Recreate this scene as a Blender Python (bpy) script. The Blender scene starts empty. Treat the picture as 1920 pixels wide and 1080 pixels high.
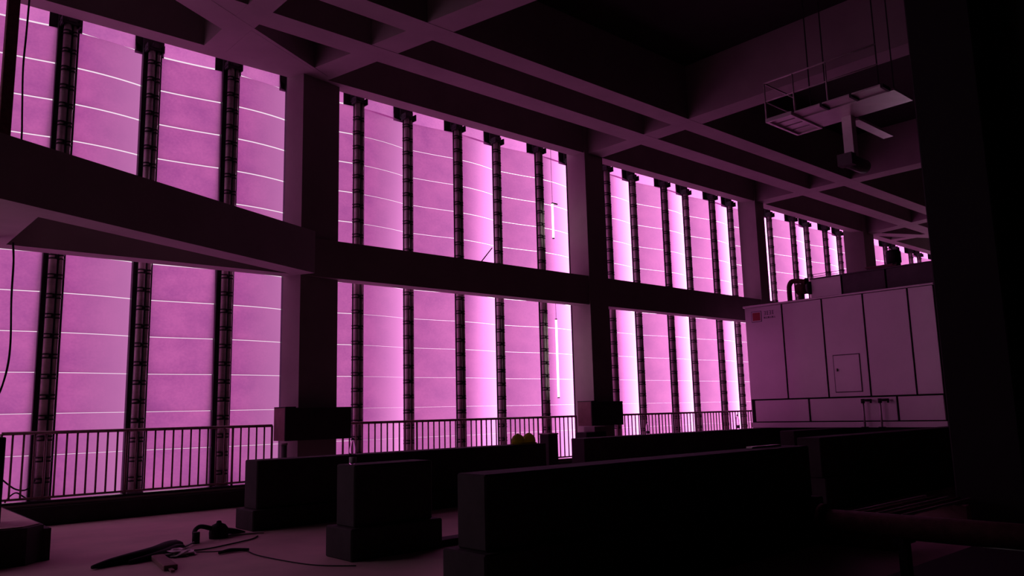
import bpy, bmesh, math, random
from mathutils import Vector, Matrix
random.seed(7)
S = bpy.context.scene
COL = S.collection

# ------------------------------------------------------------------ camera
# world: X runs along the window wall, +Y points out through it, Z up; metres
YAW, PIT, ROL = (math.radians(a) for a in (41.795, 8.8087, -1.392))
w = Vector((math.sin(YAW) * math.cos(PIT), math.cos(YAW) * math.cos(PIT), math.sin(PIT)))
r = Vector((math.cos(YAW), -math.sin(YAW), 0))
u = r.cross(w)
r2 = math.cos(ROL) * r + math.sin(ROL) * u
u2 = -math.sin(ROL) * r + math.cos(ROL) * u
cam = bpy.data.cameras.new('camera')
cam.sensor_width = 36.0
cam.lens = 36.0 * 1502.16 / 1920.0
cam.clip_start = 0.05
cam.clip_end = 400
cam_o = bpy.data.objects.new('camera', cam)
m = Matrix((r2, u2, -w)).transposed().to_4x4()
m.translation = Vector((0, 0, 1.65))
cam_o.matrix_world = m
COL.objects.link(cam_o)
S.camera = cam_o

# ------------------------------------------------------------------ sky and exposure
S.view_settings.view_transform = 'Standard'
S.view_settings.look = 'None'
S.view_settings.exposure = 0.0
S.view_settings.gamma = 1.0
S.view_settings.use_curve_mapping = False
SKY_LEFT, SKY_RIGHT = 0.95, 6.5           # evening haze, brighter towards the glow at +X
world = bpy.data.worlds.new('evening_sky')
S.world = world
world.use_nodes = True
nt = world.node_tree
nt.nodes.clear()
tc = nt.nodes.new('ShaderNodeTexCoord')
dot = nt.nodes.new('ShaderNodeVectorMath'); dot.operation = 'DOT_PRODUCT'
dot.inputs[1].default_value = Vector((0.97, 0.24, 0.0))
mr = nt.nodes.new('ShaderNodeMapRange'); mr.interpolation_type = 'SMOOTHSTEP'
mr.inputs['From Min'].default_value = 0.66; mr.inputs['From Max'].default_value = 0.95
mr.inputs['To Min'].default_value = SKY_LEFT; mr.inputs['To Max'].default_value = SKY_RIGHT
bg = nt.nodes.new('ShaderNodeBackground')
bg.inputs['Color'].default_value = (1.0, 0.80, 0.95, 1)
out = nt.nodes.new('ShaderNodeOutputWorld')
nt.links.new(tc.outputs['Generated'], dot.inputs[0])
nt.links.new(dot.outputs['Value'], mr.inputs['Value'])
nt.links.new(mr.outputs['Result'], bg.inputs['Strength'])
nt.links.new(bg.outputs[0], out.inputs[0])
cy = S.cycles
cy.max_bounces = 8
cy.diffuse_bounces = 1
cy.glossy_bounces = 3
cy.transmission_bounces = 6
cy.transparent_max_bounces = 10
cy.sample_clamp_indirect = 6
cy.caustics_reflective = False
cy.caustics_refractive = False
try:
    cy.use_denoising = True
    cy.denoiser = 'OPENIMAGEDENOISE'
except Exception:
    pass

# ------------------------------------------------------------------ materials
MATS = {}
def mat(name, col, rough=0.8, metal=0.0, spot=0.15, scale=3.0, bump=0.0, bscale=20.0, spec=0.3):
    """procedural paint, concrete or metal: noise varies the colour, a second noise gives relief"""
    if name in MATS:
        return MATS[name]
    M = bpy.data.materials.new(name)
    M.use_nodes = True
    t = M.node_tree
    b = t.nodes['Principled BSDF']
    b.inputs['Roughness'].default_value = rough
    b.inputs['Metallic'].default_value = metal
    b.inputs['Specular IOR Level'].default_value = spec
    co = t.nodes.new('ShaderNodeTexCoord')
    n = t.nodes.new('ShaderNodeTexNoise')
    n.inputs['Scale'].default_value = scale
    n.inputs['Detail'].default_value = 5
    n.inputs['Roughness'].default_value = 0.6
    ramp = t.nodes.new('ShaderNodeValToRGB')
    ramp.color_ramp.elements[0].position = 0.3
    ramp.color_ramp.elements[1].position = 0.72
    lo = [c * (1 - spot) for c in col]; hi = [min(1, c * (1 + spot)) for c in col]
    ramp.color_ramp.elements[0].color = (*lo, 1)
    ramp.color_ramp.elements[1].color = (*hi, 1)
    t.links.new(co.outputs['Object'], n.inputs['Vector'])
    t.links.new(n.outputs['Fac'], ramp.inputs['Fac'])
    t.links.new(ramp.outputs['Color'], b.inputs['Base Color'])
    if bump:
        n2 = t.nodes.new('ShaderNodeTexNoise')
        n2.inputs['Scale'].default_value = bscale
        n2.inputs['Detail'].default_value = 6
        bp = t.nodes.new('ShaderNodeBump')
        bp.inputs['Strength'].default_value = bump
        bp.inputs['Distance'].default_value = 0.02
        t.links.new(co.outputs['Object'], n2.inputs['Vector'])
        t.links.new(n2.outputs['Fac'], bp.inputs['Height'])
        t.links.new(bp.outputs['Normal'], b.inputs['Normal'])
    MATS[name] = M
    return M

def film(name, tint, clear_col, clear0, clear1):
    """tinted translucent sheet; clearness rises across it, painting in view-angle brightening"""
    M = bpy.data.materials.new(name)
    M.use_nodes = True
    t = M.node_tree
    t.nodes.clear()
    o = t.nodes.new('ShaderNodeOutputMaterial')
    tr = t.nodes.new('ShaderNodeBsdfTranslucent')
    tp = t.nodes.new('ShaderNodeBsdfTransparent')
    tp.inputs['Color'].default_value = (*clear_col, 1)
    mx = t.nodes.new('ShaderNodeMixShader')
    co = t.nodes.new('ShaderNodeTexCoord')
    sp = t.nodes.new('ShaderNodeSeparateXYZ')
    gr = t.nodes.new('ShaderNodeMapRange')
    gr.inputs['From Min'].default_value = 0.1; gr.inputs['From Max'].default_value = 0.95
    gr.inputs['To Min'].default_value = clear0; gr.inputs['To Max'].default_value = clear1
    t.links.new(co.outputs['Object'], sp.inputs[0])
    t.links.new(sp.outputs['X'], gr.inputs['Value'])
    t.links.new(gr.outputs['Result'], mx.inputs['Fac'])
    oi = t.nodes.new('ShaderNodeObjectInfo')
    add = t.nodes.new('ShaderNodeVectorMath'); add.operation = 'ADD'
    mul = t.nodes.new('ShaderNodeVectorMath'); mul.operation = 'SCALE'
    mul.inputs['Scale'].default_value = 37.0
    t.links.new(oi.outputs['Random'], mul.inputs[0])
    t.links.new(co.outputs['Object'], add.inputs[0])
    t.links.new(mul.outputs[0], add.inputs[1])
    n = t.nodes.new('ShaderNodeTexNoise'); n.inputs['Scale'].default_value = 2.2; n.inputs['Detail'].default_value = 6
    n2 = t.nodes.new('ShaderNodeTexNoise'); n2.inputs['Scale'].default_value = 26; n2.inputs['Detail'].default_value = 5
    t.links.new(add.outputs[0], n.inputs['Vector'])
    t.links.new(add.outputs[0], n2.inputs['Vector'])
    mixf = t.nodes.new('ShaderNodeMath'); mixf.operation = 'MULTIPLY_ADD'
    mixf.inputs[1].default_value = 0.45
    t.links.new(n2.outputs['Fac'], mixf.inputs[0])
    t.links.new(n.outputs['Fac'], mixf.inputs[2])
    ramp = t.nodes.new('ShaderNodeValToRGB')
    ramp.color_ramp.elements[0].position = 0.5; ramp.color_ramp.elements[1].position = 0.95
    ramp.color_ramp.elements[0].color = (tint[0] * .80, tint[1] * .76, tint[2] * .88, 1)
    ramp.color_ramp.elements[1].color = (tint[0] * 1.16, tint[1] * 1.24, tint[2] * 1.12, 1)
    t.links.new(mixf.outputs[0], ramp.inputs['Fac'])
    t.links.new(ramp.outputs['Color'], tr.inputs['Color'])
    t.links.new(tr.outputs[0], mx.inputs[1])
    t.links.new(tp.outputs[0], mx.inputs[2])
    t.links.new(mx.outputs[0], o.inputs['Surface'])
    MATS[name] = M
    return M

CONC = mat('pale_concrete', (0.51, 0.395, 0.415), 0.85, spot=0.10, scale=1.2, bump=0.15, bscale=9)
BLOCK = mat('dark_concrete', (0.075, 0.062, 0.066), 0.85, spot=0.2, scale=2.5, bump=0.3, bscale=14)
FLOORM = mat('screed_floor', (0.84, 0.52, 0.55), 0.8, spot=0.14, scale=0.8, bump=0.2, bscale=6)
SLAB = mat('dark_ceiling', (0.05, 0.045, 0.042), 0.95, spot=0.2, scale=0.6)  # very dark base colour, varied slightly by noise
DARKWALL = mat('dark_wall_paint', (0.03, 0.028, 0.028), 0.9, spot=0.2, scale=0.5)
PANEL_D = film('pink_film_dense', (0.285, 0.066, 0.22), (0.46, 0.19, 0.38), 0.10, 0.22)
PANEL_C = film('pink_film_brightened', (0.295, 0.066, 0.225), (0.56, 0.22, 0.48), 0.08, 0.9)  # alternate strips: brightening towards the right edge painted in as clearness
PANEL_T = film('pink_film_light', (0.40, 0.11, 0.32), (0.56, 0.22, 0.48), 0.2, 0.4)
STEEL = mat('galvanised_tube', (0.80, 0.64, 0.68), 0.4, 0.1, spot=0.2, scale=8)
BLACKST = mat('black_channel', (0.055, 0.04, 0.055), 0.6, 0.2, spot=0.3, scale=6)
CLAMPM = mat('clamp_band', (0.03, 0.025, 0.03), 0.5, 0.5, spot=0.3, scale=20)
RAILM = mat('painted_rail', (0.46, 0.26, 0.30), 0.45, 0.1, spot=0.2, scale=10)
MACH = mat('white_enamel', (0.88, 0.72, 0.80), 0.38, 0.38, spot=0.07, scale=0.7, bump=0.06, bscale=2, spec=0.9)
ALU = mat('bright_aluminium', (0.85, 0.72, 0.78), 0.4, 0.85, spot=0.06, scale=3)
MACHD = mat('machine_gap', (0.02, 0.016, 0.02), 0.8)
GREYM = mat('grey_casing', (0.20, 0.16, 0.18), 0.6, 0.1, spot=0.15, scale=3)
RED = mat('red_sign_paint', (0.62, 0.10, 0.12), 0.6, spot=0.08, scale=6)
INK = mat('grey_sign_ink', (0.16, 0.10, 0.15), 0.7)
RUST = mat('rusty_steel', (0.13, 0.05, 0.05), 0.7, 0.3, spot=0.35, scale=12, bump=0.2, bscale=40)
BLACKR = mat('black_rubber', (0.015, 0.012, 0.015), 0.7, spot=0.2, scale=20)
TIMBER = mat('board_timber', (0.42, 0.20, 0.24), 0.8, spot=0.12, scale=7, bump=0.1, bscale=30)
def plastic(name, col, thru):
    M = mat(name, col, 0.4, spot=0.06, scale=10)
    t = M.node_tree; b = t.nodes['Principled BSDF']; o = t.nodes['Material Output']
    tr = t.nodes.new('ShaderNodeBsdfTranslucent'); tr.inputs['Color'].default_value = (*col, 1)
    mx = t.nodes.new('ShaderNodeMixShader'); mx.inputs['Fac'].default_value = thru
    t.links.new(b.outputs[0], mx.inputs[1]); t.links.new(tr.outputs[0], mx.inputs[2]); t.links.new(mx.outputs[0], o.inputs['Surface'])
    return M
YEL = plastic('yellow_plastic_shell', (0.75, 0.85, 0.04), 0.5)
WHITEP = mat('white_label', (0.8, 0.75, 0.8), 0.6)

def lit(name, col, strength):
    M = bpy.data.materials.new(name); M.use_nodes = True
    t = M.node_tree; t.nodes.clear()
    e = t.nodes.new('ShaderNodeEmission'); e.inputs['Color'].default_value = (*col, 1); e.inputs['Strength'].default_value = strength
    o = t.nodes.new('ShaderNodeOutputMaterial'); t.links.new(e.outputs[0], o.inputs['Surface'])
    return M
TUBE = lit('tube_light', (1.0, 0.9, 0.85), 2.5)
def glassm(name, col, rough=0.05):
    M = bpy.data.materials.new(name); M.use_nodes = True
    b = M.node_tree.nodes['Principled BSDF']
    b.inputs['Base Color'].default_value = (*col, 1); b.inputs['Roughness'].default_value = rough
    b.inputs['Transmission Weight'].default_value = 1.0; b.inputs['IOR'].default_value = 1.03
    return M
PET = glassm('clear_bottle_plastic', (0.85, 0.75, 0.85))

# ------------------------------------------------------------------ mesh helpers
class MB:
    """collects shapes into one mesh"""
    def __init__(self): self.bm = bmesh.new()
    def box(self, x0, x1, y0, y1, z0, z1, M=None, bev=0.0):
        vs = [self.bm.verts.new((x, y, z)) for x in (x0, x1) for y in (y0, y1) for z in (z0, z1)]
        f = [(0, 1, 3, 2), (4, 6, 7, 5), (0, 4, 5, 1), (2, 3, 7, 6), (0, 2, 6, 4), (1, 5, 7, 3)]
        fs = [self.bm.faces.new([vs[i] for i in q]) for q in f]
        if bev:
            es = list({e for q in fs for e in q.edges})
            res = bmesh.ops.bevel(self.bm, geom=es, offset=bev, segments=1, affect='EDGES')
            vs = [v for v in res['verts']]
            vs = list({v for v in vs if v.is_valid})
        if M is not None:
            bmesh.ops.transform(self.bm, matrix=M, verts=vs)
        return self
    def prism(self, pts, z0, z1):
        a = [self.bm.verts.new((x, y, z0)) for x, y in pts]; b = [self.bm.verts.new((x, y, z1)) for x, y in pts]
        n = len(pts)
        self.bm.faces.new(a[::-1]); self.bm.faces.new(b)
        for i in range(n): self.bm.faces.new((a[i], a[(i + 1) % n], b[(i + 1) % n], b[i]))
        return self
    def tube(self, p0, p1, rad, n=10, rad1=None):
        p0, p1 = Vector(p0), Vector(p1); d = (p1 - p0).normalized()
        s = d.orthogonal().normalized(); t = d.cross(s); rad1 = rad if rad1 is None else rad1
        A, B = [], []
        for i in range(n):
            a = 2 * math.pi * i / n; v = math.cos(a) * s + math.sin(a) * t
            A.append(self.bm.verts.new(p0 + v * rad)); B.append(self.bm.verts.new(p1 + v * rad1))
        self.bm.faces.new(A[::-1]); self.bm.faces.new(B)
        for i in range(n):
            q = self.bm.faces.new((A[i], A[(i + 1) % n], B[(i + 1) % n], B[i])); q.smooth = True
        return self
    def path(self, pts, rad, n=6, sub=5):
        """smooth pipe through points (Catmull-Rom); rad a number or one per point"""
        P = [Vector(p) for p in pts]; R = rad if isinstance(rad, (list, tuple)) else [rad] * len(P)
        Q, RR = [], []
        for i in range(len(P) - 1):
            a, b, c, d = P[max(i - 1, 0)], P[i], P[i + 1], P[min(i + 2, len(P) - 1)]
            for j in range(sub):
                t = j / sub
                Q.append(0.5 * ((2 * b) + (c - a) * t + (2 * a - 5 * b + 4 * c - d) * t * t + (3 * b - a - 3 * c + d) * t ** 3))
                RR.append(R[i] * (1 - t) + R[i + 1] * t)
        Q.append(P[-1]); RR.append(R[-1])
        rings = []; up = Vector((0.13, 0.21, 0.97)).normalized()
        for i, q in enumerate(Q):
            d = (Q[min(i + 1, len(Q) - 1)] - Q[max(i - 1, 0)]).normalized()
            s = d.cross(up)
            s = s.normalized() if s.length > 1e-3 else d.orthogonal().normalized()
            t = s.cross(d)
            rings.append([self.bm.verts.new(q + (math.cos(2 * math.pi * k / n) * s + math.sin(2 * math.pi * k / n) * t) * RR[i]) for k in range(n)])
        for A, B in zip(rings, rings[1:]):
            for k in range(n):
                f = self.bm.faces.new((A[k], A[(k + 1) % n], B[(k + 1) % n], B[k])); f.smooth = True
        self.bm.faces.new(rings[0][::-1]); self.bm.faces.new(rings[-1])
        return self
    def lathe(self, prof, c=(0, 0, 0), n=16, sx=1.0, sy=1.0):
        rings = []
        for rad, z in prof:
            rings.append([self.bm.verts.new((c[0] + sx * rad * math.cos(2 * math.pi * k / n), c[1] + sy * rad * math.sin(2 * math.pi * k / n), c[2] + z)) for k in range(n)])
        for A, B in zip(rings, rings[1:]):
            for k in range(n):
                f = self.bm.faces.new((A[k], A[(k + 1) % n], B[(k + 1) % n], B[k])); f.smooth = True
        self.bm.faces.new(rings[0][::-1]); self.bm.faces.new(rings[-1])
        return self
    def mesh(self, name):
        bmesh.ops.recalc_face_normals(self.bm, faces=self.bm.faces[:])
        me = bpy.data.meshes.new(name); self.bm.to_mesh(me); self.bm.free()
        return me
    def build(self, name, material, parent=None):
        return link(name, self.mesh(name), material, parent)

def link(name, me, material, parent=None, loc=None):
    o = bpy.data.objects.new(name, me)
    if material and not me.materials: me.materials.append(material)
    COL.objects.link(o)
    if parent: o.parent = parent
    if loc: o.location = loc
    return o
def tag(o, label, cat, group=None, kind=None):
    o['label'] = label
    if cat: o['category'] = cat
    if group: o['group'] = group
    if kind: o['kind'] = kind
    return o
def thing(name, label, cat, loc=(0, 0, 0), group=None, kind=None, rz=0.0):
    o = bpy.data.objects.new(name, None); COL.objects.link(o)
    o.empty_display_size = 0.2
    o.location = loc; o.rotation_euler = (0, 0, rz)
    return tag(o, label, cat, group, kind)
def struct(name, mb, material, label, cat):
    return tag(mb.build(name, material), label, cat, kind='structure')
ORD = ['first', 'second', 'third', 'fourth', 'fifth', 'sixth', 'seventh', 'eighth']

# ------------------------------------------------------------------ shell of the hall
YC = 14.9            # inner face of columns and edge beams
YO = 15.32           # outer edge of the edge beams
ZB = 8.89            # soffit of the ceiling beams
ZS = 10.3            # underside of the ceiling slab
X0, X1, Y0 = -9.0, 48.0, -10.0
struct('floor', MB().box(X0, X1, Y0, 15.2, -0.3, 0.0), FLOORM, 'bare pinkish screed floor of the hall', 'floor')
struct('ceiling', MB().box(X0, X1, Y0, 16.1, ZS, ZS + 0.3), SLAB, 'dark ceiling slab above the beams', 'ceiling')
struct('wall_back', MB().box(X0, X1, Y0 - 0.3, Y0, 0, ZS), DARKWALL, 'dark wall at the back of the hall', 'wall')
struct('wall_left', MB().box(X0 - 0.3, X0, Y0, 16.1, 0, ZS), DARKWALL, 'dark end wall on the near side of the hall', 'wall')
struct('wall_far', MB().box(X1, X1 + 0.3, Y0, 16.1, 0, ZS), DARKWALL, 'dark end wall at the far side of the hall', 'wall')
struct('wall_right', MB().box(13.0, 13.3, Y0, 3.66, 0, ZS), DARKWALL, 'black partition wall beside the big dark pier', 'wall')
struct('trim_1', MB().box(X0, X1, 15.16, 15.95, 0, 0.31, bev=0.012), BLOCK, 'concrete kerb running under the railings and the facade', 'kerb')  # face in dark concrete, ledge in pale: shade and light painted in
struct('trim_3', MB().box(X0, X1, 15.22, 15.95, 0.31, 0.36, bev=0.008), CONC, 'ledge on top of the kerb, coloured paler as if lit, at the foot of the panels', 'ledge')
struct('trim_2', MB().box(X0, X1, 15.24, 15.30, 0.36, 0.40), BLACKST, 'thin dark steel strip on top of the concrete kerb', 'trim')
# edge beams at floor level two and at the ceiling
struct('edge_beam', MB().box(X0, X1, YC + 0.03, YO, 4.535, 5.34), CONC, 'long dark concrete beam between the upper and lower window rows', 'beam')
struct('edge_beam', MB().box(X0, X1, YC + 0.03, YO, ZB, ZS), CONC, 'concrete head beam above the upper window row', 'beam')
struct('edge_wall', MB().box(X0, X1, 16.02, 16.1, 9.5, ZS), CONC, 'narrow concrete band above the facade panels', 'wall')
# columns
CA, SA = math.cos(math.radians(12.4)), math.sin(math.radians(12.4))
def col_skew(ax, ay, s, wd, dp, z0=0.0, z1=ZS):
    """column turned a little: left-inner corner, side sign, width and depth"""
    e = Vector((CA, SA * s)); n = Vector((-SA * s, CA)); a = Vector((ax, ay))
    p = [a, a + e * wd, a + e * wd + n * dp, a + n * dp]
    return [tuple(q) for q in p]
struct('column', MB().prism(col_skew(7.53, YC, 1, 1.0, 0.55), 0, ZS), CONC, 'wide dark concrete column nearest the camera in the window wall', 'column')
for i, (xa, xb, yo) in enumerate(((16.2, 16.95, 15.60), (25.02, 25.58, 15.60))):
    struct('column', MB().box(xa, xb, YC, yo, 0, ZS), CONC, 'dark concrete column, %s along the window wall from the nearest one' % ORD[i + 1], 'column')
q4 = [(33.45, 14.9), (34.4, 14.9), (34.6, 15.55), (32.98, 15.55)]
struct('column', MB().prism(q4, 0, ZS), CONC, 'farthest concrete column, above the white machine', 'column')
# ceiling beams across the hall
k = 1.0567
YB = -3.0
def skewbeam(lx, ly, rx, ry, s):
    """soffit edges run inwards from two points of the column along the turned axis"""
    d = Vector((SA * s, -CA))
    L = (15.0 - YB) / CA
    a, b = Vector((lx, ly)), Vector((rx, ry))
    return [tuple(a), tuple(a + d * L), tuple(b + d * L), tuple(b)]
struct('ceiling_beam', MB().prism(skewbeam(7.50, 14.93, 8.09, 15.04, 1), ZB - 0.0012, ZS), CONC, 'slanting concrete ceiling beam springing from the nearest column', 'beam')
struct('ceiling_beam', MB().box(16.36, 16.95, YB, YC + 0.02, ZB - 0.0024, ZS), CONC, 'concrete cross beam of the ceiling at the second column', 'beam')
struct('ceiling_beam', MB().box(25.15, 25.75, YB, YC + 0.02, ZB - 0.0036, ZS), CONC, 'concrete cross beam of the ceiling at the third column', 'beam')
struct('ceiling_beam', MB().prism(skewbeam(33.85, 15.0, 34.44, 14.93, -1), ZB - 0.0048, ZS), CONC, 'concrete cross beam of the ceiling at the farthest column', 'beam')
# beams along the hall
struct('ceiling_beam', MB().box(X0, X1, 12.88, 13.45, ZB - 0.0060, ZS), CONC, 'long concrete ceiling beam nearest the window wall', 'beam')
struct('ceiling_beam', MB().box(X0, X1, 11.44, 11.96, ZB - 0.0072, ZS), CONC, 'long concrete ceiling beam farther in from the window wall', 'beam')
# extra beams near the bend
struct('ceiling_beam', MB().box(5.42, 5.88, 9.0, YC + 0.05, ZB - 0.0084, ZS), CONC, 'short cross beam in the ceiling of the nearest bay', 'beam')
struct('ceiling_beam', MB().box(36.2, 36.7, 9.0, YC + 0.05, ZB - 0.0096, ZS), CONC, 'short cross beam in the ceiling of the farthest bay', 'beam')
def diag(p, q, wd, ext0, ext1):
    """edge p to q is the inner edge; the beam lies on its outer side"""
    p, q = Vector(p), Vector(q); d = (q - p).normalized(); n = Vector((-d.y, d.x))
    if n.y < 0: n = -n
    a, b = p - d * ext0, q + d * ext1
    return [tuple(a), tuple(b), tuple(b + n * wd), tuple(a + n * wd)]
struct('ceiling_beam', MB().prism(diag((5.55 * k, 12.91 * k), (6.94 * k, 13.62 * k), 0.56, 9.0, 0.75), ZB - 0.0108, ZS), CONC, 'diagonal ceiling beam running from the nearest column towards the camera', 'beam')
struct('ceiling_beam', MB().prism(diag((42 - 6.94 * k, 13.62 * k), (42 - 5.55 * k, 12.91 * k), 0.56, 0.75, 9.0), ZB - 0.0120, ZS), CONC, 'diagonal ceiling beam running from the farthest column', 'beam')
struct('ceiling_gusset', MB().prism([(5.86, 14.94), (7.62, 14.94), (7.62, 14.62), (5.86, 13.75)], ZB - 0.0132, ZS), CONC, 'solid concrete gusset filling the corner beside the nearest column', 'gusset')
struct('floor_beam', MB().prism(diag((1.67 * k, 11.18 * k), (6.82 * k, 13.56 * k), 0.47, 7.0, 0.5), 4.525, 5.39), CONC, 'thick dark diagonal beam crossing the nearest bay between the window rows', 'beam')
struct('floor_beam', MB().box(1.62, 2.36, 12.2, YC + 0.03, 4.53, 5.3), CONC, 'short cross beam joining the diagonal beam beside the steel post', 'beam')
# big dark pier on the right
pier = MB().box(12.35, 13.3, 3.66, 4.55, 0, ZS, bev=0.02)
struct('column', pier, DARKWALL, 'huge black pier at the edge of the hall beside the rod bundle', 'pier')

# ------------------------------------------------------------------ facade: film panels and mullions
NODES = {-4: -2.85, -3: -1.33, -2: 0.18, -1: 1.70, 0: 3.22, 1: 4.75, 2: 6.28, 3: 7.78, 4: 9.29, 5: 10.77, 6: 12.20, 7: 13.65, 8: 15.08,
         9: 16.50, 10: 17.92, 11: 19.33, 12: 20.74, 13: 22.11, 14: 23.43, 15: 24.78, 16: 26.05, 17: 27.43, 18: 28.88, 19: 30.25, 20: 31.50,
         21: 33.02, 22: 34.4, 23: 35.8, 24: 37.2, 25: 38.6, 26: 40.0, 27: 41.4, 28: 42.8, 29: 44.2}
def node_y(j): return 15.60 if j % 2 == 0 else 15.76
def sheet_mesh(name, bow, n=8, tilt=0.02, h=0.70, gap=0.008):
    bm = bmesh.new(); a, b = [], []
    for i in range(n + 1):
        t = i / n; y = bow * (1 - (2 * t - 1) ** 2)
        a.append(bm.verts.new((t, y - tilt, gap / 2))); b.append(bm.verts.new((t, y + tilt, h - gap / 2)))
    for i in range(n):
        f = bm.faces.new((a[i], a[i + 1], b[i + 1], b[i])); f.smooth = True
    me = bpy.data.meshes.new(name); bm.to_mesh(me); bm.free()
    return me
def sheets(n, m_, bow, **kw):
    me = sheet_mesh(n, bow, **kw); me.materials.append(m_); return me
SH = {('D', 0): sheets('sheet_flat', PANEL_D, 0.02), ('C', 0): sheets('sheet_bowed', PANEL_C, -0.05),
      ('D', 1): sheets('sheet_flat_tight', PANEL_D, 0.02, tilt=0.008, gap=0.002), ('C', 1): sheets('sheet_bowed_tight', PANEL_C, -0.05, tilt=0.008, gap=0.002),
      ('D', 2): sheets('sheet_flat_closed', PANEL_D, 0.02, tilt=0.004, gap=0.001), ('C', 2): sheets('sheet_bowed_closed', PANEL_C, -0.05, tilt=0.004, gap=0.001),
      'top': sheets('sheet_top', PANEL_T, 0.02)}
BAYS = [('nearest window bay left of the wide column', -4, 3), ('second window bay behind the two yellow helmets', 3, 9),
        ('third window bay beside the white machine', 9, 16), ('fourth window bay above the white machine', 16, 22),
        ('farthest window bay beyond the last column', 22, 29)]
for label, j0, j1 in BAYS:
    t = thing('facade_screen', 'glowing pink translucent panels of the ' + label, 'facade panels', (NODES[j0], 15.7, 0.36), 'pink facade screens')
    for j in range(j0, j1):
        p = Vector((NODES[j], node_y(j))); q = Vector((NODES[j + 1], node_y(j + 1)))
        d = (q - p); L = d.length; d.normalize(); ang = math.atan2(d.y, d.x)
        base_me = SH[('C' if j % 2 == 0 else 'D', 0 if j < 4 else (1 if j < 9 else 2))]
        for row in range(13):
            inset = 0.145 if row < 12 else 0.20
            end = inset if j < 3 else inset - 0.085
            jit = 0 if row == 12 else random.uniform(-0.012, 0.012)
            z = (0.42 + 0.70 * row if row < 12 else (8.868 if j < 4 else 8.838)) if row else 0.364
            me = base_me if row < 12 else SH['top']
            s = p + d * (inset + jit)
            o = link('panel', me, None, t)
            o.matrix_local = Matrix.Translation(Vector((s.x, s.y + 0.09 + (0.10 if row == 12 else 0), z)) - t.location) @ Matrix.Rotation(ang, 4, 'Z') @ Matrix.Diagonal((L - inset - end, 1, 1.05 if row == 12 else (1.08 if row == 0 else 1), 1))

# mullion prototype pieces, base at z = 0.36
ZM0, ZM1 = 0.36, 9.02
back_me = MB().box(-0.175, 0.175, 0.10, 0.14, ZM0, ZM1 + 0.5).box(-0.175, -0.145, 0.03, 0.10, ZM0, ZM1 + 0.5).box(0.145, 0.175, 0.03, 0.10, ZM0, ZM1 + 0.5).mesh('channel'); back_me.materials.append(BLACKST)
slim_me = MB().box(-0.09, 0.17, 0.075, 0.10, ZM0, ZM1 + 0.5).box(0.15, 0.17, 0.03, 0.075, ZM0, ZM1 + 0.5).mesh('slim_channel'); slim_me.materials.append(BLACKST)
tube_me = MB().tube((0, 0, ZM0), (0, 0, ZM1 - 0.15), 0.066, 14).mesh('main_tube'); tube_me.materials.append(STEEL)
thin_me = MB().tube((0, 0, ZM0), (0, 0, ZM1 - 0.15), 0.036, 10).mesh('thin_tube'); thin_me.materials.append(STEEL)
cl = MB()
for dz in (-0.032, 0.032):
    cl.tube((-0.035, 0, dz - 0.011), (-0.035, 0, dz + 0.011), 0.076, 14)
    cl.tube((0.095, 0, dz - 0.011), (0.095, 0, dz + 0.011), 0.046, 10)
    cl.box(-0.13, 0.15, 0.03, 0.05, dz - 0.011, dz + 0.011)
cl.box(-0.02, 0.02, -0.10, -0.06, -0.02, 0.02)
clamp_me = cl.mesh('clamp'); clamp_me.materials.append(CLAMPM)
br = MB().box(-0.17, 0.17, -0.10, 0.10, ZM1 - 0.15, ZM1 - 0.12).box(-0.17, 0.17, 0.06, 0.10, ZM1 - 0.15, ZM1 + 0.25).box(-0.05, 0.07, -0.12, 0.06, ZM1 - 0.12, ZM1 - 0.02)
br.box(-0.16, -0.13, -0.14, 0.06, ZM1 - 0.2, ZM1 - 0.05).box(0.13, 0.16, -0.14, 0.06, ZM1 - 0.2, ZM1 - 0.05)
br.box(-0.31, 0.24, 0.155, 0.175, ZM1 - 0.2, ZM1 + 0.5)
brack_me = br.mesh('top_bracket'); brack_me.materials.append(BLACKST)
foot_me = MB().box(-0.14, 0.14, -0.10, 0.10, ZM0, ZM0 + 0.03).mesh('foot_plate'); foot_me.materials.append(GREYM)
BN = ['nearest window bay', 'second window bay', 'third window bay', 'fourth window bay', 'farthest window bay']
for b, (label, j0, j1) in enumerate(BAYS):
    cnt = 0
    for j in range(max(j0, -1), j1):
        if j == 22: continue        # hidden behind the farthest column
        if j in (3, 9, 16): cnt = 0; where = 'almost hidden behind the %s column' % {3: 'nearest', 9: 'second', 16: 'third'}[j]
        else:
            where = '%s from the left in the %s' % (ORD[cnt], BN[b]); cnt += 1
        t = thing('mullion', 'dark twin-pipe mullion with ring clamps, ' + where, 'mullion', (NODES[j], node_y(j), 0), 'twin-pipe mullions of the facade')
        link('channel', back_me if j < 4 else slim_me, None, t, (0, 0.02 if j < 4 else 0.0, 0))
        link('main_tube', tube_me, None, t, (-0.035, 0, 0))
        link('thin_tube', thin_me, None, t, (0.095, 0, 0))
        link('top_bracket', brack_me, None, t); link('foot_plate', foot_me, None, t)
        off = random.uniform(0, 0.3)
        z = 0.6 + off
        while z < 8.8:
            if not 4.75 < z < 5.3: link('clamp', clamp_me, None, t, (0, 0, z))
            z += 0.348

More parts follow.
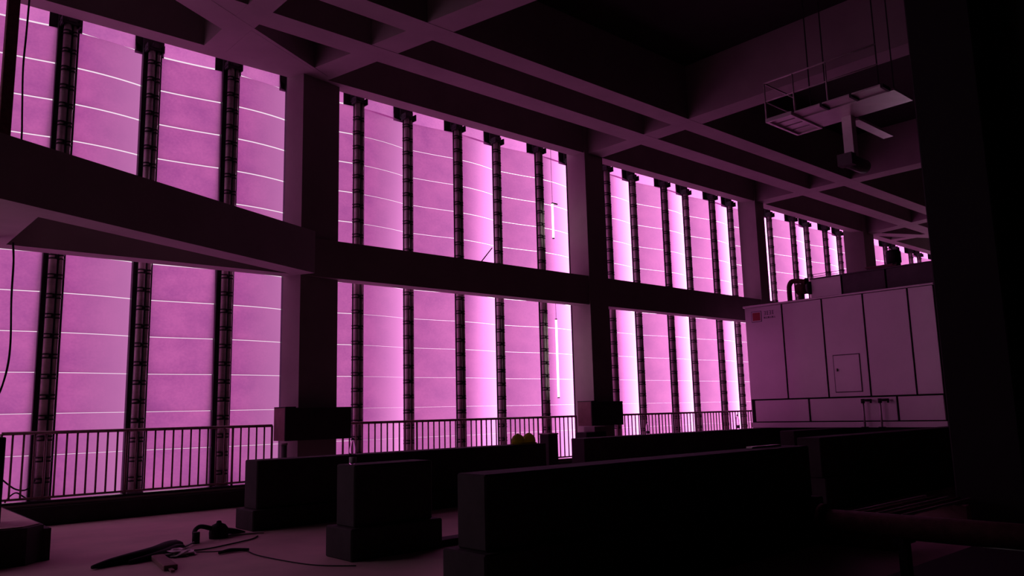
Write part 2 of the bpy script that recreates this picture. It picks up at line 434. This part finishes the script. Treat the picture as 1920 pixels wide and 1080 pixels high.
# ------------------------------------------------------------------ railings
YR = 15.27
def railing(xa, xb, where, step=0.155):
    t = thing('railing', 'thin-barred metal balcony railing ' + where, 'railing', (xa, YR, 0.40), 'balcony railings')
    Lr = xb - xa
    MB().tube((0, 0, 1.10), (Lr, 0, 1.10), 0.028, 10).build('top_rail', RAILM, t)
    MB().box(0, Lr, -0.02, 0.02, 0.03, 0.065).build('bottom_rail', RAILM, t)
    bm_ = MB().tube((0, 0, 0.05), (0, 0, 1.09), 0.0165, 8).mesh('baluster'); bm_.materials.append(RAILM)
    pm_ = MB().tube((0, 0, -0.0), (0, 0, 1.10), 0.022, 10).mesh('post'); pm_.materials.append(RAILM)
    n = int(Lr / step); st = Lr / n
    for i in range(n + 1):
        if i % 12 == 0 or i == n: link('post', pm_, None, t, (i * st, 0, 0))
        else: link('baluster', bm_, None, t, (i * st, 0, 0))
railing(2.55, 7.16, 'in the nearest window bay left of the wide column')
railing(8.75, 15.86, 'in the second window bay behind the yellow helmets')
railing(17.55, 25.2, 'in the third window bay beside the white machine')

# ------------------------------------------------------------------ collars round the column bases
def collar(xa, xb, ya, yb, z0, z1, label):
    t = thing('column_collar', label, 'collar', ((xa + xb) / 2, ya, z0), 'boxy collars on the columns')
    cx = (xa + xb) / 2; th = 0.03; h = z1 - z0; hw = (xb - xa) / 2; dp = yb - ya
    MB().box(-hw, hw, 0, th, 0, h, bev=0.006).build('front_board', BLOCK, t)
    MB().box(-hw, -hw + th, th, dp, 0, h, bev=0.006).build('side_board', TIMBER, t)
    MB().box(hw - th, hw, th, dp, 0, h, bev=0.006).build('side_board', TIMBER, t)
    MB().box(-hw, -hw + 0.22, 0.0, dp, h, h + 0.02).build('lid', BLOCK, t)
    return t
collar(7.17, 8.63, 14.72, 15.22, 1.2, 1.84, 'boxy board collar clad round the wide nearest column')
collar(15.86, 17.12, 14.68, 15.2, 1.24, 1.88, 'boxy board collar clad round the second column')

# ------------------------------------------------------------------ concrete plinth walls
def plinth(xa, xb, ya, yb, h, label, step=0.45, out=0.09, niches=0):
    t = thing('concrete_plinth', label, 'plinth', ((xa + xb) / 2, (ya + yb) / 2, 0), 'long concrete machine plinths')
    hx, hy = (xb - xa) / 2, (yb - ya) / 2
    MB().box(-hx - out, hx + out, -hy - out, hy + out, 0, step, bev=0.015).build('footing', BLOCK, t)
    MB().box(-hx, hx, -hy, hy, step, h, bev=0.015).build('wall_body', BLOCK, t)
    return t
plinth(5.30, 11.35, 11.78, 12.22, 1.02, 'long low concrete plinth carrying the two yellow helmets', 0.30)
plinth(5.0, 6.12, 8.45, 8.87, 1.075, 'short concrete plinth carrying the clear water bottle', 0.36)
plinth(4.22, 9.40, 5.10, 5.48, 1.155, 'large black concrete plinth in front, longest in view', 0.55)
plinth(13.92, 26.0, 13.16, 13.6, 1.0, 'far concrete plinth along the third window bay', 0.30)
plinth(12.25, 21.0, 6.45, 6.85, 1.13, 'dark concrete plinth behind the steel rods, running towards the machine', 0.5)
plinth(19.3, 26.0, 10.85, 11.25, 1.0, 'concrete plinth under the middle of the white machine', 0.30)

plinth(22.45, 22.85, 8.42, 10.66, 1.0, 'added block hiding window light under the machine front, nearer the pier', 0.3, 0.0)  # added blocks, close the gap where window light showed below the machine
plinth(22.45, 22.85, 11.44, 13.05, 1.0, 'added block hiding window light under the machine front, nearer the windows', 0.3, 0.0)

# ------------------------------------------------------------------ white air-handling machine
mx0, mya, myb = 22.3, 8.22, 13.93
M = thing('air_handling_machine', 'big white panelled machine with red square sign, on plinths', 'machine', (mx0 + 1.6, 11.0, 1.0))
def mb_local(par): return Matrix.Translation(-Vector(par.location))
def part(name, material, par, *boxes, bev=0.0):
    b = MB()
    for q in boxes: b.box(*q, M=mb_local(par), bev=bev)
    return b.build(name, material, par)
part('base_frame', MACH, M, (mx0 + 0.0, mx0 + 3.2, mya, myb, 1.0, 1.15))
part('casing', MACHD, M, (mx0 + 0.05, mx0 + 3.18, mya + 0.02, myb - 0.02, 1.15, 4.72))
part('roof_sheet', MACH, M, (mx0 - 0.03, mx0 + 3.2, mya - 0.02, myb + 0.03, 4.72, 4.78), bev=0.01)
seams = [myb, 12.63, 11.35, 10.13, 8.90, mya]
for a_, b_ in zip(seams, seams[1:]):
    part('front_panel', MACH, M, (mx0, mx0 + 0.05, b_ + 0.02, a_ - 0.02, 1.86, 4.715), bev=0.008)
seams = [myb - 0.15, 11.97, 9.43, mya]
for a_, b_ in zip(seams, seams[1:]):
    part('skirt_panel', MACH, M, (mx0 - 0.02, mx0 + 0.05, b_ + 0.025, a_ - 0.025, 1.18, 1.82), bev=0.008)
part('side_panel', MACH, M, (mx0 + 0.05, mx0 + 1.6, myb - 0.02, myb, 1.16, 4.71))
part('side_panel', MACH, M, (mx0 + 1.62, mx0 + 3.18, myb - 0.02, myb, 1.16, 4.71))
dr = part('access_door', MACH, M, (mx0 - 0.018, mx0 + 0.0, 10.37, 11.12, 2.0, 3.03), bev=0.005)
part('door_gasket', GREYM, M, (mx0 - 0.004, mx0 + 0.0, 10.345, 11.145, 1.975, 3.055))
hd = MB().box(-0.07, -0.018, 11.02, 11.06, 2.58, 2.66, M=Matrix.Translation((mx0, 0, 0)) @ Matrix.Identity(4))
bmesh.ops.transform(hd.bm, matrix=mb_local(M), verts=hd.bm.verts[:]); hd.build('handle', STEEL, dr)
sg = part('sign_border', INK, M, (mx0 - 0.006, mx0, 13.33, 13.68, 4.245, 4.585))
part('sign_field', MACH, M, (mx0 - 0.008, mx0, 13.345, 13.665, 4.26, 4.57))
part('red_square', RED, M, (mx0 - 0.011, mx0, 13.375, 13.635, 4.29, 4.54))
b = MB()        # two worn lines of small grey lettering: strokes too blurred to read
for i, x in enumerate((13.24, 13.15, 13.06, 12.97)):
    b.box(mx0 - 0.004, mx0, x - 0.06, x, 4.545, 4.56).box(mx0 - 0.004, mx0, x - 0.06, x, 4.44, 4.455).box(mx0 - 0.004, mx0, x - (0.035 if i % 2 else 0.06), x - (0.02 if i % 2 else 0.045), 4.44, 4.56)
    b.box(mx0 - 0.004, mx0, x - 0.055, x - 0.005, 4.49, 4.505)
for i in range(9):
    x = 13.25 - i * 0.045
    b.box(mx0 - 0.004, mx0, x - 0.03, x, 4.33, 4.342 if i % 3 else 4.385).box(mx0 - 0.004, mx0, x - 0.012, x, 4.33, 4.385)
bmesh.ops.transform(b.bm, matrix=mb_local(M), verts=b.bm.verts[:]); b.build('lettering', INK, M)

TB = thing('plenum_box', 'smaller white box sitting on top of the big white machine', 'machine box', (24.0, 10.2, 4.78))
part('casing', MACHD, TB, (23.05, 25.0, 8.45, 11.96, 4.78, 5.44))
for a_, b_ in ((11.98, 11.05), (11.0, 9.75), (9.7, 8.42)):
    part('front_panel', MACH if a_ > 11.5 else GREYM, TB, (23.0, 23.05, b_, a_, 4.82, 5.44), bev=0.006)
part('roof_sheet', GREYM, TB, (22.97, 25.02, 8.4, 12.0, 5.44, 5.475))
t = thing('guard_rail', 'low thin guard rail on the box above the white machine', 'rail', (23.1, 11.5, 5.475))
for zz in (0.06, 0.13): MB().tube((0, -0.5, zz), (0, 0.45, zz), 0.008, 6).build('rail_bar', BLACKST, t)
for yy in (-0.5, -0.02, 0.45): MB().tube((0, yy, 0), (0, yy, 0.14), 0.009, 6).build('rail_post', BLACKST, t)
t = thing('elbow_pipe', 'dark brown elbow pipe rising from the top of the white machine', 'pipe', (22.95, 12.69, 4.78))
MB().path([(0, 0, 0), (0, 0, 0.45), (0, -0.03, 0.60), (0, -0.12, 0.68), (0, -0.3, 0.67), (0, -0.62, 0.60)], 0.075, 12).build('pipe_run', RUST, t)
MB().tube((0, 0, 0), (0, 0, 0.03), 0.11, 14).build('flange', RUST, t)
MB().tube((0, -0.55, 0.615), (0, -0.6, 0.605), 0.12, 14).build('flange', RUST, t)
t = thing('pump_motor', 'dark round pump motor beside the elbow pipe on the machine', 'motor', (23.05, 12.3, 4.78))
MB().tube((0, 0.16, 0.42), (0, -0.2, 0.42), 0.17, 18).build('motor_body', RUST, t)
MB().box(-0.1, 0.1, 0.0, 0.1, 0, 0.27).build('pedestal', RUST, t)
MB().tube((0, -0.2, 0.42), (0, -0.27, 0.42), 0.2, 18).build('end_flange', GREYM, t)
t = thing('fan_drum', 'dark fan drum standing above the white machine before the farthest bay', 'fan', (24.2, 9.95, 5.475))
MB().lathe([(0.17, 0.28), (0.21, 0.3), (0.21, 0.62), (0.17, 0.68), (0.05, 0.7)], n=20).build('drum', BLACKST, t)
MB().box(-0.14, 0.14, -0.14, 0.14, 0, 0.29).build('stand', BLACKST, t)
for dy, dz in ((0.06, 0.0), (0.0, 0.04), (0.1, 0.08)):
    tag(MB().box(23.12, 23.6, 9.45 + dy, 10.25 + dy, 5.477 + dz, 5.505 + dz).build('board', TIMBER), 'thin pale board lying on the machine top, %s of its stack' % {0.0: 'lowest', 0.04: 'middle', 0.08: 'topmost'}[dz], 'board', 'boards stacked on the machine')
for i, yy in enumerate((10.30, 9.83)):
    t = thing('valve_pipe', 'thin upright pipe with dark valve before the machine skirt, %s' % ('farther from the pier' if i == 0 else 'nearer the pier'), 'valve', (22.12, yy, 1.0), 'valve pipes of the machine')
    MB().tube((0, 0, 0), (0, 0, 0.72), 0.028, 10).build('riser', MACH, t)
    MB().tube((0, 0, 0.66), (0, 0, 0.78), 0.05, 10).tube((0, 0.02, 0.74), (0, -0.24, 0.74), 0.035, 10).build('valve_head', BLACKST, t)
    MB().tube((0, -0.22, 0.74), (0, -0.22, 0.66), 0.03, 8).build('spout', BLACKST, t)
    MB().box(-0.07, 0.07, -0.07, 0.07, 0, 0.02).build('foot', BLACKST, t)
# feet of the valve pipes stand on a channel beam across the plinths
tag(MB().box(22.02, 22.24, 8.1, 13.5, 0.94 + 0.06, 0.999 + 0.0005).build('channel_beam', BLACKST), 'flat dark steel channel lying along the foot of the white machine', 'channel')
# wall cabinets beside the machine
t = thing('wall_cabinet', 'tall narrow pale cabinet between the third window bay and the machine', 'cabinet', (24.9, 14.55, 0.0))
MB().box(-0.35, 0.25, -0.2, 0.25, 0, 2.0, bev=0.01).build('lower_body', TIMBER, t)
MB().box(-0.35, 0.25, -0.2, 0.25, 2.02, 2.95, bev=0.01).build('upper_body', TIMBER, t)
MB().box(-0.37, -0.35, 0.0, 0.2, 0.3, 1.7).build('door', TIMBER, t)

# ------------------------------------------------------------------ hoist platform under the ceiling
H = thing('hoist_platform', 'white service platform with hoist hanging under the dark ceiling', 'platform', (15.4, 7.2, 7.5))
part('deck', ALU, H, (15.12, 15.98, 5.9, 7.75, 7.52, 7.56))
for y0_, y1_ in ((7.2, 7.75), (6.6, 7.15), (6.0, 6.55)):
    part('side_tray', ALU, H, (14.75, 15.08, y0_, y1_, 7.54, 7.57))
for yy in (7.15, 6.55, 5.95): part('tray_rib', BLACKST, H, (14.75, 15.08, yy, yy + 0.05, 7.50, 7.57))
for i in range(4):
    part('end_pane', ALU, H, (14.74 + i * 0.31, 14.99 + i * 0.31, 7.84, 8.3, 7.53, 7.56))
part('end_frame', ALU, H, (14.68, 15.98, 8.31, 8.36, 7.49, 7.57), (14.68, 15.98, 7.78, 7.83, 7.49, 7.57), (14.68, 14.73, 7.83, 8.31, 7.49, 7.57), (15.94, 15.98, 7.83, 8.31, 7.49, 7.57))
g = MB()
for y0_ in (8.34, 7.7, 7.0): g.tube((14.7, y0_, 7.56), (14.7, y0_, 8.35), 0.018, 8)
g.tube((14.7, 8.34, 8.35), (14.7, 6.0, 8.35), 0.018, 8).tube((14.7, 8.34, 7.95), (14.7, 6.0, 7.95), 0.014, 8).tube((14.7, 8.34, 8.35), (15.95, 8.34, 8.35), 0.018, 8).tube((14.7, 8.34, 7.95), (15.95, 8.34, 7.95), 0.014, 8).tube((15.95, 8.34, 7.56), (15.95, 8.34, 8.35), 0.018, 8)
bmesh.ops.transform(g.bm, matrix=mb_local(H), verts=g.bm.verts[:]); g.build('guard_rail', STEEL, H)
part('hoist_post', ALU, H, (15.75, 15.95, 7.05, 7.25, 6.62, 7.52))
hm = MB().tube((15.55, 7.1, 6.52), (16.25, 7.1, 6.52), 0.15, 16).box(15.4, 15.6, 6.95, 7.25, 6.4, 6.64)
bmesh.ops.transform(hm.bm, matrix=mb_local(H), verts=hm.bm.verts[:]); hm.build('hoist_motor', GREYM, H)
part('jib_arm', ALU, H, (16.0, 17.65, 7.0, 7.22, 7.46, 7.50), (16.0, 17.65, 7.1, 7.13, 7.50, 7.6))
for x in (15.2, 15.9):
    for y in (6.2, 7.6): part('hanger', BLACKST, H, (x, x + 0.02, y, y + 0.02, 7.56, ZS))

# ------------------------------------------------------------------ near-left corner: low plinth, steel posts, cables
t = thing('low_plinth', 'low chamfered concrete plinth at the near corner under the steel post', 'plinth', (0.5, 12.9, 0))
low = MB().prism([(-1.8 - 0.5, 11.2 - 12.9), (2.2 - 0.5, 11.19 - 12.9), (2.42 - 0.5, 11.42 - 12.9), (2.47 - 0.5, 14.6 - 12.9), (-1.8 - 0.5, 14.6 - 12.9)], 0, 0.43)
low.build('body', BLOCK, t)
MB().prism([(-2.25, -1.66), (1.66, -1.66), (1.88, -1.44), (1.92, 1.66), (-2.25, 1.66)], 0.43, 0.445).build('screed_top', FLOORM, t)
MB().box(1.80, 2.0, -1.5, -1.0, 0.0, 0.38).build('corner_step', BLOCK, t)
tag(MB().box(2.04, 2.21, 14.25, 14.42, 5.3, ZB, bev=0.01).build('steel_post', RUST), 'dark reddish steel post standing on the cross beam, upper length', 'post')
tag(MB().box(2.0, 2.16, 14.25, 14.42, 0.445, 4.53, bev=0.01).build('steel_post', RUST), 'dark reddish steel post standing on the low plinth, lower length', 'post')
t = thing('steel_cabinet', 'black steel cabinet on the low plinth, cut by the picture edge', 'cabinet', (1.66, 11.95, 0.445))
MB().box(-0.36, 0.36, -0.18, 0.18, 0, 1.05, bev=0.012).build('body', BLACKR, t)
MB().box(-0.33, 0.33, -0.2, -0.18, 0.05, 1.0).build('door', BLACKR, t)
tag(MB().path([(2.37, 14.5, 8.75), (2.36, 14.5, 8.0), (2.35, 14.5, 7.4), (2.38, 14.5, 6.7), (2.40, 14.5, 6.2), (2.38, 14.5, 5.5)], 0.016, 6).build('hanging_cable', BLACKR), 'thin black cable hanging in the upper window beside the steel post', 'cable')
tag(MB().path([(2.42, 14.7, 4.53), (2.43, 14.6, 4.2), (2.42, 14.5, 3.6), (2.45, 14.5, 2.93), (2.43, 14.5, 2.5), (2.34, 14.5, 2.1), (2.2, 14.5, 1.9)], 0.016, 6).build('hanging_cable', BLACKR), 'thin black cable hanging in the lower window below the cross beam', 'cable')
tag(MB().path([(2.6, 15.42, 0.80), (2.7, 15.42, 0.70), (2.83, 15.42, 0.60), (2.98, 15.42, 0.585), (3.1, 15.42, 0.73)], 0.013, 6).build('drooping_cable', BLACKR), 'black cable drooping behind the railing at the near mullion', 'cable')
tag(MB().path([(2.68, 15.4, 0.40), (2.75, 15.4, 0.50), (2.84, 15.4, 0.545), (2.96, 15.4, 0.46), (3.08, 15.4, 0.38), (3.4, 15.4, 0.375)], 0.012, 6).build('drooping_cable', BLACKR), 'black cable arching up from the kerb behind the railing', 'cable')

# ------------------------------------------------------------------ small things on plinths and ledges
def helmet(x, y, z, label, rz):
    t = thing('safety_helmet', label, 'helmet', (x, y, z), 'yellow safety helmets', rz=rz)
    MB().lathe([(0.128, 0.03), (0.130, 0.06), (0.122, 0.11), (0.10, 0.155), (0.065, 0.185), (0.02, 0.198)], n=20, sx=1.05).build('shell', YEL, t)
    MB().lathe([(0.135, 0.0), (0.15, 0.012), (0.15, 0.02), (0.128, 0.032)], n=20, sx=1.08).build('brim', YEL, t)
    MB().path([(-0.115, 0, 0.11), (-0.06, 0, 0.178), (0, 0, 0.203), (0.06, 0, 0.178), (0.115, 0, 0.11)], 0.012, 6).build('ridge', YEL, t)
helmet(10.76, 11.97, 1.02, 'yellow safety helmet on the long plinth, farther from its end', 0.3)
helmet(11.07, 11.99, 1.02, 'yellow safety helmet at the end of the long plinth', -0.4)
def bottle(x, y, z, s, label):
    t = thing('water_bottle', label, 'bottle', (x, y, z), 'plastic water bottles')
    MB().lathe([(0.03 * s, 0), (0.042 * s, 0.008 * s), (0.043 * s, 0.1 * s), (0.039 * s, 0.13 * s), (0.043 * s, 0.16 * s), (0.041 * s, 0.2 * s), (0.028 * s, 0.25 * s), (0.014 * s, 0.28 * s), (0.014 * s, 0.295 * s)], n=16).build('bottle_body', PET, t)
    MB().lathe([(0.0445 * s, 0.02 * s), (0.0447 * s, 0.022 * s), (0.0447 * s, 0.085 * s), (0.0445 * s, 0.087 * s)], n=16).build('label_band', WHITEP, t)
    MB().lathe([(0.016 * s, 0.288 * s), (0.017 * s, 0.29 * s), (0.017 * s, 0.31 * s), (0.014 * s, 0.313 * s)], n=12).build('cap', BLACKR, t)
bottle(5.10, 8.66, 1.075, 1.0, 'clear plastic water bottle standing on the short plinth')
bottle(16.55, 13.4, 1.0, 1.0, 'small dark-capped bottle on the far plinth nearest the second column')
bottle(20.7, 13.4, 1.0, 1.35, 'large bottle on the far plinth nearest the white machine')
t = thing('concrete_stump', 'square concrete stump standing between the long and far plinths', 'stump', (12.85, 13.25, 0))
MB().box(-0.15, 0.15, -0.15, 0.15, 0, 1.13, bev=0.012).build('shaft', BLOCK, t)
MB().box(-0.16, 0.16, -0.16, 0.16, 1.13, 1.16, bev=0.008).build('cap', CONC, t)
t = thing('concrete_stump', 'stepped concrete stump below the collar of the second column', 'stump', (15.45, 14.3, 0))
MB().box(-0.45, 0.3, -0.2, 0.2, 0, 1.1, bev=0.012).build('shaft', BLOCK, t)
MB().box(-0.12, 0.3, -0.18, 0.2, 1.1, 1.24, bev=0.008).build('cap', CONC, t)
t = thing('pipe_stub', 'short capped pipe stub at the foot of the nearest column', 'pipe', (7.22, 14.85, 0))
MB().tube((0, 0, 0), (0, 0, 1.14), 0.055, 14).build('pipe', GREYM, t)
MB().tube((0, 0, 1.12), (0, 0, 1.16), 0.065, 14).build('cap', CONC, t)
tag(MB().tube((12.55, 15.22, 5.345), (13.02, 15.29, 5.81), 0.014, 8).build('rod', BLACKR), 'thin dark rod leaning out from the ledge in the upper second bay', 'rod')
tag(MB().box(8.55, 9.2, 5.36, 5.44, 1.156, 1.176).build('steel_strip', STEEL), 'bright flat steel strip lying at the end of the large front plinth', 'strip')
tag(MB().box(6.22, 8.2, 8.42, 8.66, 0.0, 0.08, bev=0.006).build('plank', BLOCK), 'dark plank on the floor between the short and the large front plinth', 'plank')

# tube lamps hung on cords from the edge beams, just inside the film of the second bay
for i, (z0_, z1_, zc) in enumerate(((6.36, 7.32, ZB), (2.02, 4.09, 4.535))):
    t = thing('tube_lamp', 'upright white tube lamp glowing in the %s second window bay' % ('upper' if i == 0 else 'lower'), 'lamp', (15.25, 15.30, z0_))
    MB().tube((0, 0, 0), (0, 0, z1_ - z0_), 0.03, 10).build('tube', TUBE, t)
    MB().tube((0, 0, z1_ - z0_), (0, 0, zc - z0_), 0.006, 6).build('cord', WHITEP, t)
    MB().tube((0, 0, -0.03), (0, 0, 0.0), 0.033, 10).tube((0, 0, z1_ - z0_), (0, 0, z1_ - z0_ + 0.03), 0.033, 10).build('end_cap', WHITEP, t)
    if i == 0: MB().box(0, 0.2, -0.01, 0.01, z1_ - z0_ + 0.0, z1_ - z0_ + 0.04).build('bracket', WHITEP, t)

# ------------------------------------------------------------------ right corner: pipe on stands and rod bundle
t = thing('flanged_pipe', 'rusty flanged pipe lying on stands beside the black pier', 'pipe', (8.0, 3.2, 0))
MB().box(-1.9, 2.6, -2.6, 0.42, 0, 0.02).build('shade_sheet', BLACKR, t)  # black sheet added to darken the floor around the pipe
MB().tube((0, 1.02, 0.48), (0, -2.6, 0.48), 0.115, 18).build('pipe_body', RUST, t)
MB().tube((0, 1.0, 0.48), (0, 1.06, 0.48), 0.165, 18).build('flange', RUST, t)
MB().tube((0, 1.06, 0.48), (0, 1.075, 0.48), 0.12, 18).build('cover', RUST, t)
for yy in (0.25, -1.4):
    MB().box(-0.14, 0.14, yy - 0.05, yy + 0.05, 0.33, 0.385).box(-0.05, 0.05, yy - 0.04, yy + 0.04, 0, 0.33).box(-0.15, 0.15, yy - 0.08, yy + 0.08, 0, 0.02).build('stand', BLACKST, t)
for i, x in enumerate((9.4, 11.6)):
    tag(MB().box(x, x + 0.14, 4.15, 5.0, 0, 0.30, bev=0.01).build('timber_sleeper', TIMBER), 'timber sleeper under the %s end of the steel rods' % ('near' if i == 0 else 'far'), 'sleeper', 'sleepers under the rods')
pos = ['nearest the front plinth', 'second from the front plinth', 'third from the front plinth', 'fourth from the front plinth', 'nearest the rusty pipe']
for i in range(5):
    y = 4.88 - i * 0.15
    tag(MB().tube((9.0 + 0.12 * i, y, 0.322), (12.2, y + 0.02, 0.322), 0.022, 10).build('steel_rod', RUST if i % 2 else STEEL), 'long thin steel rod on sleepers, ' + pos[i], 'rod', 'steel rods by the pier')

# ------------------------------------------------------------------ tools and rubbish on the floor
t = thing('rolled_tarp', 'long black rolled tarpaulin tapering across the floor', 'tarp', (2.68, 10.24, 0))
tp_ = [(0, 0, 0.03), (0.2, 0.1, 0.04), (0.45, 0.16, 0.055), (0.75, 0.28, 0.065), (1.0, 0.52, 0.07), (1.15, 0.68, 0.06), (1.27, 0.79, 0.05)]
MB().path(tp_, [0.02, 0.045, 0.06, 0.075, 0.08, 0.07, 0.03], 9).build('roll', BLACKR, t)
MB().path([(0.4, 0.02, 0.03), (0.8, 0.2, 0.045), (1.1, 0.5, 0.05), (1.25, 0.66, 0.04)], [0.02, 0.045, 0.05, 0.02], 8).build('fold', BLACKR, t)
t = thing('timber_offcut', 'short dark board end lying beside the rolled tarpaulin', 'offcut', (3.36, 9.95, 0), rz=math.radians(-99))
MB().box(-0.42, 0.46, -0.07, 0.08, 0.0, 0.06, bev=0.008).build('board', TIMBER, t)
MB().box(0.46, 0.62, -0.02, 0.02, 0.01, 0.03).build('splinter', TIMBER, t)
t = thing('foil_scrap', 'crumpled scrap of shiny foil at the end of the tarpaulin', 'scrap', (3.72, 10.45, 0))
bm = bmesh.new(); bmesh.ops.create_icosphere(bm, subdivisions=3, radius=0.16)
for v in bm.verts:
    n_ = 0.75 + 0.5 * random.random(); v.co = Vector((v.co.x * n_ * 1.2, v.co.y * n_, max(0.0, v.co.z * 0.3 * n_ + 0.03)))
me = bpy.data.meshes.new('foil'); bm.to_mesh(me); bm.free(); link('foil', me, STEEL, t)
t = thing('hammer_drill', 'black hammer drill with pale bit lying on the floor', 'drill', (4.63, 11.5, 0))
MB().lathe([(0.13, 0.0), (0.135, 0.08), (0.125, 0.14), (0.09, 0.185), (0.04, 0.205), (0.03, 0.235), (0.012, 0.24)], n=18, sx=1.0, sy=0.8).build('motor_housing', BLACKR, t)
MB().path([(-0.10, 0, 0.14), (-0.26, 0, 0.185), (-0.36, -0.06, 0.14), (-0.40, -0.18, 0.06)], [0.035, 0.03, 0.03, 0.025], 8).build('handle', BLACKR, t)
MB().tube((-0.41, -0.25, 0.0), (-0.41, -0.25, 0.15), 0.05, 14).build('battery', BLACKR, t)
MB().tube((-0.46, -0.32, 0.03), (-0.72, -0.64, 0.025), 0.012, 8).build('drill_bit', WHITEP, t)
MB().path([(0.08, 0.02, 0.09), (0.25, 0.05, 0.06), (0.42, 0.10, 0.02)], [0.05, 0.04, 0.02], 8).build('nose', BLACKR, t)
tag(MB().box(-0.3, 0.3, -0.03, 0.03, 0, 0.025, M=Matrix.Translation((4.98, 11.52, 0)) @ Matrix.Rotation(-0.35, 4, 'Z')).build('aluminium_lath', STEEL), 'pale metal lath on the floor beside the drill', 'lath')
tag(MB().path([(3.92, 10.82, 0.012), (3.98, 10.62, 0.012), (4.17, 10.62, 0.012), (4.48, 10.75, 0.012), (4.86, 10.94, 0.012), (5.05, 11.15, 0.012)], 0.01, 6).build('floor_cable', BLACKR), 'thin cable curling over the floor below the drill', 'cable')
tag(MB().path([(3.86, 10.55, 0.01), (4.02, 10.40, 0.01), (4.14, 10.31, 0.01), (4.3, 10.27, 0.014), (4.43, 10.2, 0.012), (4.37, 9.67, 0.008), (4.43, 8.95, 0.008), (4.55, 8.45, 0.008), (4.82, 8.1, 0.008)], 0.007, 6).build('floor_cable', BLACKR), 'thin cable running over the floor to the short plinth', 'cable')
tag(MB().path([(4.08, 10.10, 0.022), (4.26, 10.17, 0.026), (4.44, 10.05, 0.022)], [0.018, 0.024, 0.018], 8).build('rubber_hose', BLACKR), 'short black piece of rubber hose on the floor', 'hose')
